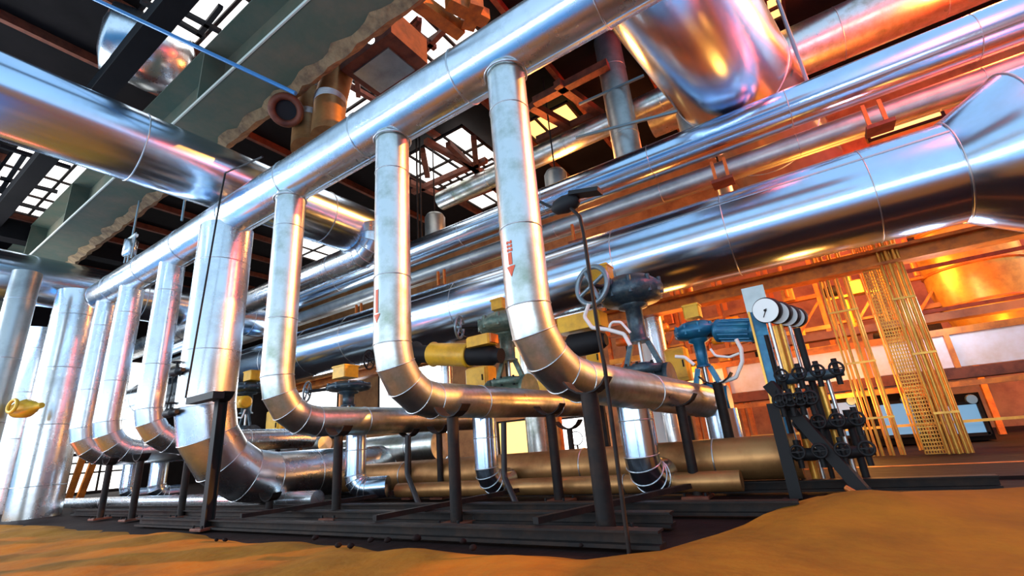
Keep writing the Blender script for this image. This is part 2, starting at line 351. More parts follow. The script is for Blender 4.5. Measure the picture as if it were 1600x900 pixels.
# ------------------------------------------------------------------ posts
def post(px, pt, Y, w_, lb, z1=None, kind='round', m='steel'):
    b = aY(px, 800, Y); x = b.x
    z1 = z1 if z1 else aY(px, pt, Y).z
    o = thing('support_post', lb, 'post', (x, Y, 0), 'steel posts under the manifold')
    if kind == 'round': MB().cyl((x, Y, .02), (x, Y, z1), w_/2, n=16).build('shaft', m, o)
    else:
        g = MB(); g.box((x, Y, z1/2+.01), w_*.25, w_, z1, ); g.box((x, Y-w_/2, z1/2+.01), w_, .012, z1); g.box((x, Y+w_/2, z1/2+.01), w_, .012, z1); g.build('shaft', m, o)
    MB().cbox((x, Y, .012), w_*2.6, w_*2.6, .024, .006).build('base_plate', 'rust', o)
    for i in (-1, 1):
        for j in (-1, 1): MB().cyl((x+i*w_, Y+j*w_, .02), (x+i*w_, Y+j*w_, .05), .012, n=8).build('anchor_bolt', 'black', o)
    s = MB()          # pipe saddle
    for k in range(7):
        a = math.pi*(1.15+.7*k/6); a2 = math.pi*(1.15+.7*(k+1)/6)
        if k < 6: s.bar((x+.178*math.cos(a), Y, z1+.17+.178*math.sin(a)), (x+.178*math.cos(a2), Y, z1+.17+.178*math.sin(a2)), .12, .012)
    s.build('saddle', m, o)
post(945, 600, 3.0, .12, 'thick dark post right under the nearest drop pipe elbow', .88)
post(713, 650, 3.2, .10, 'round dark post below the middle elbow', .86)
post(525, 670, 3.35, .095, 'round dark post below the third elbow', .83)
post(326, 650, 2.68, .09, 'black upright in front of the thickest drop pipe', 1.32, 'flat', 'black')
post(283, 715, 3.25, .09, 'blue-lit post left of the thick black upright', .82)
post(207, 720, 3.0, .09, 'thin round post second from the left', .80)
post(158, 715, 3.0, .09, 'leftmost thin round post with a rusty foot', .80)
post(876, 650, 4.4, .10, 'bluish post behind the nearest thick post', .85)
post(1095, 650, 4.6, .09, 'dark inclined-looking post left of the dusty branch leg', .80)
post(1165, 640, 5.2, .10, 'black post right of the dusty branch leg', 1.0)
post(420, 770, 3.6, .09, 'short stub post under the brown low pipe', .16)
post(690, 690, 4.8, .08, 'slim post behind the round middle post', .8)
post(640, 690, 4.8, .06, 'slim black post left of the centre', .8)
post(905, 700, 5.2, .07, 'short slim post in front of the bright window', .7)
# thin black rods
def rod(name, lb, pts, r, m='black', rad=.08, cat='rod', n=8):
    return tag(MB().tube(bend(pts, rad, 5) if len(pts) > 2 else pts, r, n).build(name, m, loc=pts[0]), lb, cat)
rod('steel_rod', 'thin black rod running down in front of the thickest drop pipe', [aY(410, 245, 2.3), aY(352, 270, 2.4), aY(346, 300, 2.5), aY(290, 622, 2.55)], .011, rad=.06)
# sample cocks on that rod
def cock(px, py, Y, lb):
    p = aY(px, py, Y); o = thing('sampling_cock', lb, 'valve', p, 'small black sampling cocks')
    MB().lathe(p+V((-.2, 0, 0)), (1, 0, 0), [(0, .02), (.05, .03), (.06, .05), (.1, .055), (.16, .04), (.2, .05), (.24, .05), (.26, .03), (.34, .025)], 14).build('valve_body', 'black', o)
    MB().cyl(p+V((-.05, 0, 0)), p+V((-.05, 0, .12)), .012, n=8).build('stem', 'black', o)
    g = MB().torus(p+V((-.05, 0, .12)), (0, 0, 1), .055, .009, 18, 6); g.bar(p+V((-.1, 0, .12)), p+V((0, 0, .12)), .01); g.build('handwheel', 'black', o)
cock(278, 580, 2.55, 'upper small black cock beside the thickest drop pipe')
cock(268, 645, 2.55, 'lower small black cock beside the thickest drop pipe')
rod('steel_rod', 'short wavy link rod between the two small black cocks', [aY(270, 590, 2.55), aY(268, 610, 2.55), aY(260, 640, 2.55)], .009, rad=.03)
b = MB(); p = aY(320, 622, 2.54); b.box(p, .62, .12, .075); tag(b.build('clamp_bar', 'black'), 'flat black clamp bar across the thickest drop pipe', 'bracket')
# ------------------------------------------------------------------ floodlight on bent pole in front of drop 1
LP = 2.62
fl = thing('floodlight_stand', 'dark bent pole with a black double floodlight in front of the large pipe', 'lamp', aY(944, 560, LP))
_b = aY(978, 828, LP); _b.z = -.01
MB().tube(bend([_b, aY(945, 575, LP), aY(935, 520, LP), aY(912, 365, LP), aY(906, 338, LP), aY(888, 322, LP)], .06, 4), .0125, 10).build('pole', 'steel', fl)
h = MB(); c0 = aY(878, 318, LP); h.lathe(c0+V((-.08, 0, -.02)), (1, .1, .1), [(0, .02), (.03, .05), (.1, .065), (.17, .055), (.2, .03)], 14); h.build('lamp_housing', 'black', fl)
p0, p1 = aY(892, 305, LP), aY(938, 298, LP); h = MB().bar(p0, p1, .09, .028); h.build('lamp_shade', 'black', fl)
p0, p1 = aY(845, 316, LP), aY(866, 326, LP); h = MB().bar(p0, p1, .035, .018); h.build('bracket_arm', 'black', fl)

# ================================================================== BIG PIPES
YA = 7.5
pa = [aY(1500, 258, YA), aY(-60, 700, YA)]
axc = aY(1340, 302, YA); za = axc.z-.09
xa = aY(1482, 262, YA).x
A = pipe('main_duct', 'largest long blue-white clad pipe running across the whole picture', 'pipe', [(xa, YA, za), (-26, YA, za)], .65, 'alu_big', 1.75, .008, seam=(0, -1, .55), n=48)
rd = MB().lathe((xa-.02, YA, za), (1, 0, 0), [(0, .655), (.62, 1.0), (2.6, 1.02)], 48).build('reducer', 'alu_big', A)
MB().torus((xa, YA, za), (1, 0, 0), .66, .012, 48, 6).build('seam_band', 'alu_band', rd)
MB().torus((xa+.6, YA, za), (1, 0, 0), 1.0, .014, 48, 6).build('seam_band', 'alu_band', rd)
YB = 8.2
zb = aY(1200, 183, YB).z; xr = 4.2
rB = 30*mpp(aY(1200, 183, YB))
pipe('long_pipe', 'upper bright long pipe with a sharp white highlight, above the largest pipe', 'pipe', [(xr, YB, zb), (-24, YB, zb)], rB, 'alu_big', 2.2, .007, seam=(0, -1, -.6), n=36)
p = aY(1200, 243, 8.5); rB2 = 17*mpp(p)
pipe('long_pipe', 'thinner darker pipe slung just below the upper bright pipe', 'pipe', [(xr, 8.5, p.z), (-24, 8.5, p.z)], rB2, 'alu_grey', 2.2, .007, n=28)
p = aY(1260, 232, 9.0)
pipe('long_pipe', 'dull slim pipe behind the one slung below the bright pipe', 'pipe', [(xr, 9.0, p.z), (-24, 9.0, p.z)], rB2*.7, 'alu_grey', 3, .006, n=24)
# big branch E turning out of crossing duct D
zD = 5.0
tag_path = bend([(-7.3, -2.6, zD), (-7.3, 5.9, zD)], .8, 4)
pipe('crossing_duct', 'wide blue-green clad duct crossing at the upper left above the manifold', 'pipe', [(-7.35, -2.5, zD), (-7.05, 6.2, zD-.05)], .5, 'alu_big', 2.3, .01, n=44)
q0 = aY(578, 394, 5.6)
pipe('elbow_pipe', 'bright pipe leaving the wide duct and running left behind the drops', 'pipe', bend([(q0.x+.1, 5.6, 4.9), (q0.x+.1, 5.6, q0.z), (q0.x-12, 5.6, q0.z)], .33, 4), .27, 'alu', 1.6, .008, n=32, cap=False)
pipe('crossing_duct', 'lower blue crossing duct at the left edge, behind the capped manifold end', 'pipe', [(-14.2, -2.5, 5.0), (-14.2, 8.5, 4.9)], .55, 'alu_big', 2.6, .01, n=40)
# left vertical columns
def column(p, r, ztop, lb, m='alu'):
    pipe('vertical_duct', lb, 'duct', [(p[0], p[1], -.02), (p[0], p[1], ztop)], r, m, .95, .009, group='upright clad ducts at the left', n=36)
column((-13.4, aX(88, 640, -13.4).y), .42, 4.6, 'wide upright clad duct standing right of the left edge')
column((-12.6, aX(8, 560, -12.6).y), .22, 4.6, 'upright grey duct cut by the left edge of the photo', 'alu_grey')
column((-17.5, aX(48, 600, -17.5).y), .5, 4.6, 'pale upright duct standing between the two at the left edge')
p = aX(40, 640, -12.2)
o = thing('yellow_actuator', 'small yellow valve actuator by the left edge', 'valve', p)
MB().lathe(p+V((-.2, -.1, 0)), (1, .5, .1), [(0, .08), (.02, .13), (.1, .15), (.25, .17), (.32, .12), (.36, .12), (.4, .07), (.55, .05)], 18).build('housing', 'yellow', o)
MB().torus(p+V((.1, -.2, .05)), (.3, -1, .1), .11, .03).build('handwheel', 'yellow', o)
# timber-like orange strut
for i, (px0, px1) in enumerate(((138, 105), (158, 122))):
    a = aY(px0, 690, 4.6); b = aY(px1, 785, 4.6); tag(MB().bar(a, b, .14, .10).build('orange_strut', 'orange'), ['left one of the two orange slanting struts behind the leftmost posts', 'right one of the two orange slanting struts behind the leftmost posts'][i], 'strut', 'orange struts')
# ------------------------------------------------------------------ vessel top right of centre
v0 = aY(1030, -60, 3.3); v0 = V((-.45, 3.0, 4.6))
va = aY(1056, 0, 6.0); vb = aY(1232, 262, 14.5)
ra = 96*mpp(va); rb = 70*mpp(vb)
d = (vb-va).normalized()
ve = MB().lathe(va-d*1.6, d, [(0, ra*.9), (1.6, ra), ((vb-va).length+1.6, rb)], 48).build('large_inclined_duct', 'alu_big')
tag(ve, 'very wide inclined duct at the top, orange-lit on its right side', 'duct')
for t in (.30, .62): MB().torus(va+(vb-va)*t, d, ra+(rb-ra)*t+.002, .012, 48, 6).build('seam_band', 'alu_band', ve)
# upper right old pipe and thinner old pipe on its left
p = aY(1290, 62, 11); r1 = 44*mpp(p)
pipe('old_pipe', 'stained thick pipe at the top right under red light', 'pipe', [(6.5, 11, p.z), (aY(1010, 160, 11).x, 11, p.z)], r1*.92, 'alu_old', 1.5, .01, n=36)
p = aY(900, 215, 10.2)
pipe('old_pipe', 'slim greenish pipe high up between the nearest drop and the wide inclined duct', 'pipe', [(aY(1075, 135, 10.2).x, 10.2, p.z), (aY(690, 335, 10.2).x, 10.2, p.z-.1)], 17*mpp(p), 'alu_old', 1.2, .008)
a = aY(968, 170, 9.2)
pipe('vertical_pipe', 'grey upright pipe left of the wide inclined duct', 'pipe', [(a.x, 9.2, aY(990, 270, 9.2).z), (a.x, 9.2, 9.9)], 21*mpp(a), 'alu_grey', 1.3, .008)
for px, py, rr, lb in ((680, 355, 16, 'short pale upright pipe stub left of the second drop'), (1075, 195, 14, 'grey stub behind the lower tip of the inclined duct'),
                       (1130, 285, 11, 'pale stub pipe in the gap above the largest pipe'), (870, 290, 18, 'domed pale stub above the bright long pipe')):
    a = aY(px, py, 9.3); MBo = MB().lathe(a-V((0, 0, .5)), (0, 0, 1), [(0, rr*mpp(a)), (.8, rr*mpp(a)), (.9, rr*mpp(a)*.8), (.94, rr*mpp(a)*.3)], 20).build('pipe_stub', 'alu_grey'); tag(MBo, lb, 'pipe'); MB().cyl(a+V((0, 0, .4)), (a.x, a.y, 9.95), .02, n=8).build('hanger', 'steel', MBo)

# ================================================================== ROOF STEEL
zf = 6.0
def along(px, py, z): return aZ(px, py, z).y
g = thing('roof_girder', 'wide green-grey girder running diagonally overhead at the upper left', 'beam', (-12, 2.9, zf))
y0 = along(275, 195, zf); y1 = along(640, 0, zf)
y0 = aZ(400, 75, zf).y
yc = (y0+y1)/2; wdt = y1-y0
MB().box((-11, yc, zf), 25, wdt, .03).build('bottom_flange', 'beam', g)
MB().box((-11, yc-wdt*.05, zf+.55), 25, .04, 1.1).build('web', 'beam', g)
MB().box((-11, yc, zf+1.1), 25, wdt, .03).build('top_flange', 'beam', g)
MB().box((-11, y0-.006, zf), 25, .02, .05).build('flange_edge', 'beamedge', g)
for i in range(8):
    MB().box((-22.5+i*3.1, yc-wdt*.28, zf+.55), .03, wdt*.44, 1.08).build('stiffener', 'beam', g)
cr = MB(); n = 160; vs = []; fs = []
for i in range(n+1):
    x = -23.5+25*i/n; j = .05*math.sin(i*1.3)+.05*random.random()
    ys = y1-.12-j; vs += [(x, ys, zf-.02), (x, y1-.02+.05*random.random(), zf-.07-.04*random.random()), (x, y1+.12+.04*random.random(), zf+.02), (x, y1+.04, zf+.16)]
for i in range(n):
    for k in range(3): a = i*4+k; fs.append((a, a+4, a+5, a+1))
cr.add(vs, fs); o = cr.build('fireproof_crust', 'crust', g); o['label'] = 'crumbling brown crust along the flange edge'
# second darker girder beyond and secondary beams
g2 = thing('roof_girder', 'dark narrow girder behind the green one at the far left', 'beam', (-16, 1.9, 6.6))
MB().box((-14, 1.75, 6.9), 20, .3, .04).build('bottom_flange', 'dark', g2); MB().box((-14, 1.75, 7.3), 20, .04, .8).build('web', 'dark', g2)
for i, (x, z) in enumerate(((-16.6, 6.9), (-10.6, 7.4), (-4.6, 8.6))):
    tag(MB().box((x, 1, z), .4, 7, .5).build('cross_beam', 'redwall' if i == 1 else 'dark'), ['dark cross beam above the far left skylight', 'dark red cross beam seen above the wide crossing duct', 'dark cross beam over the top left skylight'][i], 'beam')
# hanging round tank seen between beams
dp = aZ(215, 75, 9.2)
tk = MB().lathe(dp-V((.1, .5, 0)), (.2, 1, 0), [(-.1, .3), (0, .7), (.8, .8), (1.3, .7), (1.5, .3)], 32).build('hanging_drum', 'alu'); tag(tk, 'pale round drum lit at its end, high between the dark beams at top left', 'tank')
rod('blue_bar', 'thin blue bar crossing the upper left corner', [aY(140, -5, 1.0), aY(462, 146, 2.6)], .028, 'bluebar')
# spring hanger
p = aY(204, 385, YR)
hg = thing('spring_hanger', 'small white spring hanger below the green girder', 'hanger', p)
MB().cyl(p+V((0, 0, .18)), p+V((0, 0, 1.0)), .018, n=8).build('hanger_rod', 'wheel', hg)
MB().lathe(p+V((0, 0, -.22)), (0, 0, 1), [(0, .07), (.02, .11), (.34, .11), (.36, .07)], 18).build('spring_can', 'alu', hg)
MB().box(p+V((0, 0, .18)), .40, .06, .05).build('top_plate', 'gauge', hg)
for s in (-1, 1): MB().cyl(p+V((s*.17, 0, -.3)), p+V((s*.17, 0, .24)), .014, n=8).build('side_rod', 'wheel', hg)
MB().cyl(p+V((0, 0, -.6)), p+V((0, 0, -.2)), .018, n=8).build('lower_rod', 'wheel', hg)
rod('hanger_rod', 'pale thin rod holding the manifold, right of the spring hanger', [aY(289, 312, YR), aY(284, 345, YR)], .02, 'wheel')
# round port fan in the roof
p = aZ(447, 172, 5.7)
pt = thing('round_vent', 'dark round vent opening under the crusty girder', 'vent', p)
dv = (CAM-p).normalized()
MB().torus(p, dv, .2, .055, 28, 10).build('rim', 'rust', pt)
MB().lathe(p-dv*.5, dv, [(0, .1), (.05, .2), (.46, .2)], 24).build('throat', 'black', pt)
# two curved old pipes at upper centre
for pts, r, lb in (([(480, 235), (482, 190), (490, 140), (520, 90)], .24, 'dark brown upright pipe right of the round vent'),
                   ([(512, 215), (516, 160), (530, 105), (572, 78)], .24, 'dark bent pipe with orange glow beside the skylight')):
    pp = [aZ(a, b, 5.2+i*.75) for i, (a, b) in enumerate(pts)]; pp.append(pp[-1]+V((.3, .3, 2.3)))
    pipe('bent_pipe', lb, 'pipe', bend(pp, .7, 5), r, 'brown', 1.0, .01, n=24)
# open box/lamp cabinet near the skylight
p = aZ(600, 85, 6.6)
fx = thing('overhead_cabinet', 'dark open cabinet with pale bottom panel hanging by the skylight', 'cabinet', p)
MB().box(p, 1.15, .75, .5).build('case', 'rust', fx)
MB().box(p+V((-.05, .05, -.27)), .8, .55, .03).build('bottom_panel', 'alu_grey', fx)
q = aZ(563, 62, 6.2)
fo = thing('tube_lamp', 'blue-grey tubular lamp fixed beside the overhead cabinet', 'lamp', q)
MB().bar(aZ(545, 75, 6.2), aZ(583, 45, 6.2), .14, .08).build('lamp_body', 'wheel', fo)
MB().lathe(aZ(578, 62, 6.15), dv, [(0, .03), (.03, .06), (.06, .05)], 14).build('lamp_lens', 'lampf', fo)
# trusses against skylights
def truss(lb, pts, w_, Z, m='rust'):
    o = thing('roof_truss', lb, 'truss', aZ(pts[0][0], pts[0][1], Z))
    for (a, b, c, d_) in pts: MB().bar(aZ(a, b, Z), aZ(c, d_, Z), w_).build('truss_member', m, o)
truss('dark red truss bars across the skylight above the manifold', [(655, 30, 650, 92), (622, 30, 680, 75), (650, 92, 695, 45), (625, 60, 655, 30), (560, 150, 555, 90), (540, 130, 600, 165)], .11, 8.9)
truss('brown truss bars across the skylights between the two nearest drops', [(640, 285, 700, 310), (665, 220, 790, 290), (700, 225, 780, 300), (740, 215, 745, 270), (645, 300, 760, 250), (660, 235, 668, 275), (700, 320, 790, 285)], .17, 9.2, 'rust')
truss('dark brown roof bars right of the nearest drop pipe', [(830, 165, 920, 215), (835, 160, 950, 100), (840, 220, 930, 180), (870, 130, 940, 180)], .2, 8.8, 'rust')
truss('thin dark bars crossing the far left skylight', [(0, 228, 110, 262), (0, 278, 90, 300), (0, 310, 75, 330), (40, 240, 0, 300), (70, 260, 15, 335)], .1, 9.2, 'black')
truss('dark bars across the top left skylight', [(250, 0, 345, 50), (310, 55, 345, 10), (220, 0, 320, 58)], .09, 9.0, 'black')
truss('red structural bars between the manifold and the wide inclined duct', [(650, 0, 720, 50), (700, 0, 760, 30), (730, 40, 745, 0)], .25, 8.2, 'orange')
for i, (a, b, c, d_) in enumerate(((905, 163, 1006, 118), (900, 215, 1065, 172), (845, 305, 965, 250), (1100, 270, 1260, 235))):
    tag(MB().bar(aY(a, b, 8.7 if i else 8.9), aY(c, d_, 8.7 if i else 8.9), .05).build('tie_bar', 'wheel'), ['thin pale bar crossing the grey upright pipe', 'thin bar below the grey upright pipe crossing', 'double-looking thin bar just above the bright long pipe', 'thin bar in the gap under the slung pipes'][i], 'bar')
# pair of vertical hanger rods
for i, px in enumerate((650, 655)): rod('hanger_rod', ['left thin hanger rod right of the second drop', 'right thin hanger rod right of the second drop'][i], [V((aY(px, 200, 8.6).x, 8.6, 9.9)), V((aY(px, 200, 8.6).x, 8.6, aY(px+4, 385, 8.6).z))], .025, 'steel')
rod('chain_hanger', 'thin hanger with turnbuckle in front of the stained thick pipe', [aY(1215, 0, 8.8), aY(1262, 130, 8.8)], .035, 'wheel')
# pipe saddles between the long pipes and the rack beam
for i, px in enumerate((1375, 1130, 905, 690, 560)):
    p = aY(px, {1375: 200, 1130: 285, 905: 380, 690: 450, 560: 500}[px], 7.95)
    s = thing('pipe_saddle', ['saddle bracket right below the slung pipes near the reducer', 'second saddle bracket from the right below the slung pipes', 'middle saddle bracket below the slung pipes', 'saddle bracket between the two nearest drops', 'saddle bracket left of the second drop'][i], 'bracket', p, 'saddle brackets of the long pipes')
    MB().box(p, .34, .3, .06).build('plate', 'rust', s); MB().bar(p+V((-.1, 0, 0)), p+V((-.1, 0, .45)), .05).build('upright', 'orange', s); MB().bar(p+V((.1, 0, 0)), p+V((.1, 0, .45)), .05).build('upright', 'orange', s)
pz = aY(1200, 285, 8.6).z
tag(MB().box((-9, 8.7, pz-.35), 26, .28, .3).build('rack_beam', 'orange'), 'long orange rack beam seen in the gap between the long pipes', 'beam')
pz = aY(1300, 408, 8.3).z
rb_ = thing('rack_beam', 'orange beam running just under the largest pipe', 'beam', (-2, 8.3, pz))
MB().box((-4.5, 8.6, pz+.05), 19, .3, .05).build('flange', 'orange', rb_); MB().box((-4.5, 8.6, pz-.05), 19, .05, .2).build('web', 'orange', rb_); MB().box((-4.5, 8.6, pz-.16), 19, .3, .04).build('flange', 'orange', rb_)

# ================================================================== LOW PIPES
pipe('low_pipe', 'thick brown low pipe passing behind the branch legs', 'pipe', [(-.3, 5.0, .28), (-8.6, 5.0, .28)], .19, 'brown', 1.3, .008, cap=True)
pipe('low_pipe', 'slim brown low pipe nearest the floor', 'pipe', [(-.75, 4.6, .13), (-4.9, 4.6, .13)], .085, 'brown', 1.5, .006)
pipe('low_pipe', 'silver horizontal pipe behind the brown low pipes, left of centre', 'pipe', [(-5.4, 6.0, .66), (-7.9, 6.0, .66)], .24, 'alu_old', .9, .008, cap=True)
lp_ = pipe('low_pipe', 'slim silver horizontal pipe under the yellow box', 'pipe', [(aY(508, 693, 6.4).x, 6.4, aY(508, 693, 6.4).z), (aY(365, 690, 6.4).x, 6.4, aY(508, 693, 6.4).z)], .17, 'alu_old', 1.0, .007, cap=True)
pipe('low_pipe', 'slim pipe lying on the floor behind the leftmost posts', 'pipe', [(-5.6, 3.9, .13), (-15, 3.9, .13)], .1, 'alu', 1.4, .006)
for t_ in (.25, .8):
    q_ = V(lp_.location)+V((-t_*2.2, 0, 0)); MB().cyl((q_.x, q_.y, -.02), (q_.x, q_.y, q_.z-.15), .04, n=10).build('pipe_leg', 'steel', lp_)
# skid rails
for i, (y, x0, x1) in enumerate(((2.72, -7.5, -.9), (3.3, -12, -1.0), (3.75, -12, -.3), (4.9, -12, .9))):
    g = thing('skid_rail', ['front steel rail lying along the edge of the sand', 'second steel rail under the posts', 'third steel rail under the branch legs', 'rear steel rail below the low pipes'][i], 'rail', ((x0+x1)/2, y, 0), 'steel skid rails')
    L = x1-x0; MB().box(((x0+x1)/2, y, .012), L, .12, .02).build('bottom_flange', 'steel', g); MB().box(((x0+x1)/2, y, .05), L, .012, .06).build('web', 'steel', g); MB().box(((x0+x1)/2, y, .085), L, .10, .012).build('top_flange', 'steel', g)
for i, (a, b) in enumerate(((-1.7, -.95), (-3.2, -2.9), (-5.2, -4.8))):
    tag(MB().bar((a, 2.75, .12), (b, 5.3, .10), .05, .04).build('skid_crossbar', 'steel'), ['dark crossbar on the floor under the nearest drop', 'dark crossbar under the second drop', 'dark crossbar under the third drop', 'rusty crossbar under the gauge stand'][i], 'bar', 'skid crossbars')
# dark hoses
rod('rubber_hose', 'black hose bending to the floor in front of the brown low pipe', [aY(637, 680, 4.1), aY(636, 740, 4.1), aY(655, 790, 3.9), aY(680, 800, 3.9)], .03, 'rubber', .1, 'hose')
rod('rubber_hose', 'black hose bending to the floor right of the bright blue leg', [aY(787, 660, 4.1), aY(788, 745, 4.1), aY(810, 795, 3.9), aY(850, 806, 3.9)], .03, 'rubber', .1, 'hose')

# ================================================================== VALVES
def wheel(parent, c, d, R, r=.016, m='wheel', spokes=4):
    d = V(d).normalized(); dd, u, v = basis(d)
    MB().torus(c, d, R, r, 32, 8).build('handwheel_rim', m, parent)
    g = MB().lathe(V(c)-d*.04, d, [(0, .02), (.01, .035), (.06, .035), (.08, .02)], 14)
    for k in range(spokes):
        a = math.pi*2*k/spokes+.4; g.cyl(V(c), V(c)+(u*math.cos(a)+v*math.sin(a))*R, r*.75, n=8)
    g.build('handwheel_spokes', m, parent)
def gear_valve(lb, Y, head, foot, R, wc=None, wr=0, box=None, m='iron', flat=.5, motor=None, motor_m='yellow', wm='wheel', group=None, wd=(-.8, -.6, .1)):
    H = aY(*head, Y); Ft = aY(*foot, Y); Ft = V((H.x, Y, Ft.z)); k = mpp(H)
    o = thing('gear_valve', lb, 'valve', Ft, group); R = R*k; th = R*flat
    g = MB().lathe(H-V((0, 0, th*.5)), (0, 0, 1), [(0, R*.45), (th*.12, R*.86), (th*.3, R*.98), (th*.55, R), (th*.7, R*.9), (th*.95, R*.62), (th*1.05, R*.25)], 28)
    for i in range(10):
        a = i*math.pi/5; g.cyl(H+V((R*.92*math.cos(a), R*.92*math.sin(a), -th*.3)), H+V((R*.92*math.cos(a), R*.92*math.sin(a), th*.28)), R*.07, n=6)
    g.build('gearbox', m, o)
    zt = H.z-th*.5; L = zt-Ft.z; cr_ = R*.26
    MB().lathe((H.x, Y, zt+.02), (0, 0, -1), [(0, cr_*1.7), (.05, cr_*1.7), (.07, cr_), (L*.45, cr_*.95), (L*.47, cr_*1.25), (L*.5, cr_*1.25)], 18).build('stem_column', m, o)
    for s in (-1, 1): MB().bar((H.x+s*cr_*1.0, Y, zt-L*.48), (H.x+s*cr_*2.0, Y, Ft.z+L*.22), .045, .06).build('yoke_arm', m, o)
    MB().cyl((H.x, Y, zt-L*.45), (H.x, Y, Ft.z+.1), .022, n=10).build('stem', 'alu_band', o)
    b = MB().lathe((H.x, Y, Ft.z), (0, 0, 1), [(0, cr_*1.5), (L*.12, cr_*1.6), (L*.13, cr_*2.5), (L*.17, cr_*2.5), (L*.18, cr_*2.5), (L*.22, cr_*2.5), (L*.23, cr_*1.3), (L*.26, cr_*1.2)], 22)
    b.build('bonnet_flange', m, o)
    for i in range(8): a = i*math.pi/4; MB().cyl((H.x+cr_*2.1*math.cos(a), Y+cr_*2.1*math.sin(a), Ft.z+L*.1), (H.x+cr_*2.1*math.cos(a), Y+cr_*2.1*math.sin(a), Ft.z+L*.26), .016, n=6).build('flange_bolt', 'black', o)
    MB().lathe((H.x-cr_*3, Y, Ft.z-.02), (1, 0, 0), [(0, cr_*2.3), (.05, cr_*2.3), (.06, cr_*1.5), (cr_*3, cr_*1.9), (cr_*6-.06, cr_*1.5), (cr_*6-.05, cr_*2.3), (cr_*6, cr_*2.3)], 22).build('valve_body', m, o)
    if wc:
        W = aY(*wc, Y-.35); MB().cyl(W, H+(W-H).normalized()*R*.4, .028, n=10).build('wheel_shaft', 'black', o)
        wheel(o, W, wd, wr*mpp(W), .018 if wr < 25 else .034, wm)
    if box:
        px, py, bw, bh = box; B = aY(px, py, Y-.05); kk = mpp(B); q = MB().cbox(B, bw*kk, bw*kk*.9, bh*kk, .015).build('indicator_box', 'yellow', o)
        MB().cbox(B+V((0, 0, bh*kk*.5)), bw*kk*1.08, bw*kk*.98, .03, .01).build('box_lid', 'yellow', q)
    if motor:
        (x0, y0_), (x1, y1_), rr = motor; a = aY(x0, y0_, Y-.1); b = aY(x1, y1_, Y-.25); d = (b-a); L2 = d.length; rr *= mpp(a)
        MB().lathe(a, d, [(0, rr*.7), (.03, rr), (L2*.12, rr), (L2*.14, rr*.9), (L2*.86, rr*.9), (L2*.88, rr), (L2-.03, rr), (L2, rr*.75)], 22).build('motor', motor_m, o)
        f = MB(); dd, u, v = basis(d)
        for i in range(14):
            an = i*math.pi/7; ofs = (u*math.cos(an)+v*math.sin(an))*rr*.93; f.bar(a+dd*L2*.16+ofs, a+dd*L2*.84+ofs, .012, .012)
        f.build('motor_fins', motor_m, o)
        MB().cyl(H, a, rr*.5, n=12).build('motor_neck', 'black', o)
    return o
gear_valve('biggest dark valve with a large grey handwheel and yellow box, right of the nearest drop', 5.4, (985, 456), (1003, 602), 50, (925, 446), 30, (940, 429, 30, 22), 'iron', .9, wd=(-.3, -1, .05))
gear_valve('green-grey gear valve with a thin grey handwheel between the two nearest drops', 5.3, (790, 506), (812, 612), 44, (718, 511), 17, (781, 477, 22, 16), 'green', .75, wd=(-.95, -.3, .1))
gear_valve('blue valve with a horizontal blue motor and yellow-green box, left of the gauges', 5.7, (1088, 517), (1105, 625), 34, None, 0, (1082, 488, 24, 20), 'blue', .8, ((1118, 517), (1188, 515), 18), 'blue')
gear_valve('dark valve with a yellow box and small wheel behind the third drop elbow', 5.3, (545, 604), (535, 662), 34, (480, 612), 15, (540, 582, 30, 18), 'iron', .45)
gear_valve('blue-grey valve with yellow box between the thickest drop and its right neighbour', 6.4, (388, 606), (392, 682), 30, None, 0, (396, 588, 22, 14), 'iron', .5, ((362, 628), (385, 628), 9), 'yellow')
# yellow motor actuator with black ends
p0, p1 = aY(652, 553, 4.9), aY(800, 556, 4.9)
ac = thing('valve_actuator', 'horizontal yellow actuator drum with black ends right of the second drop', 'actuator', aY(710, 556, 4.9))
d = p1-p0; L = d.length; k = mpp(p0)
MB().lathe(p0+d*.18, d, [(0, 17*k), (.03, 19*k), (.06, 17*k), (L*.42-.06, 17*k), (L*.42-.03, 19*k), (L*.42, 17*k)], 26).build('drum', 'yellow', ac)
MB().lathe(p0-d*.12, d, [(0, 12*k), (.04, 18*k), (L*.1, 20*k), (L*.14, 14*k), (L*.30, 13*k)], 22).build('rear_cap', 'black', ac)
MB().lathe(p0+d*.60, d, [(0, 15*k), (L*.22, 14*k), (L*.24, 10*k), (L*.3, 10*k)], 22).build('front_cap', 'black', ac)
wheel(ac, aY(577, 562, 4.9), (-.95, -.3, .05), 16*k, .014, 'black'); MB().cyl(aY(577, 562, 4.9), p0-d*.1, .02, n=8).build('wheel_shaft', 'black', ac)
b = aY(752, 533, 4.8); o = thing('junction_box', 'long yellow junction box below the green gear valve', 'box', b)
MB().cbox(b, 40*k, .2, 15*k, .02).build('box_body', 'yellow', o); MB().box(b+V((21*k, 0, 0)), 4*k, .16, 12*k).build('end_plate', 'orange', o)
b = aY(910, 505, 5.3); o = thing('junction_box', 'yellow junction box behind the nearest drop elbow', 'box', b)
MB().cbox(b, 62*k, .3, 22*k, .02).build('box_body', 'yellow', o); MB().lathe(b+V((-24*k, 0, -28*k)), (1, 0, 0), [(0, 12*k), (.04, 16*k), (40*k, 15*k), (54*k, 8*k)], 18).build('black_motor', 'black', o)
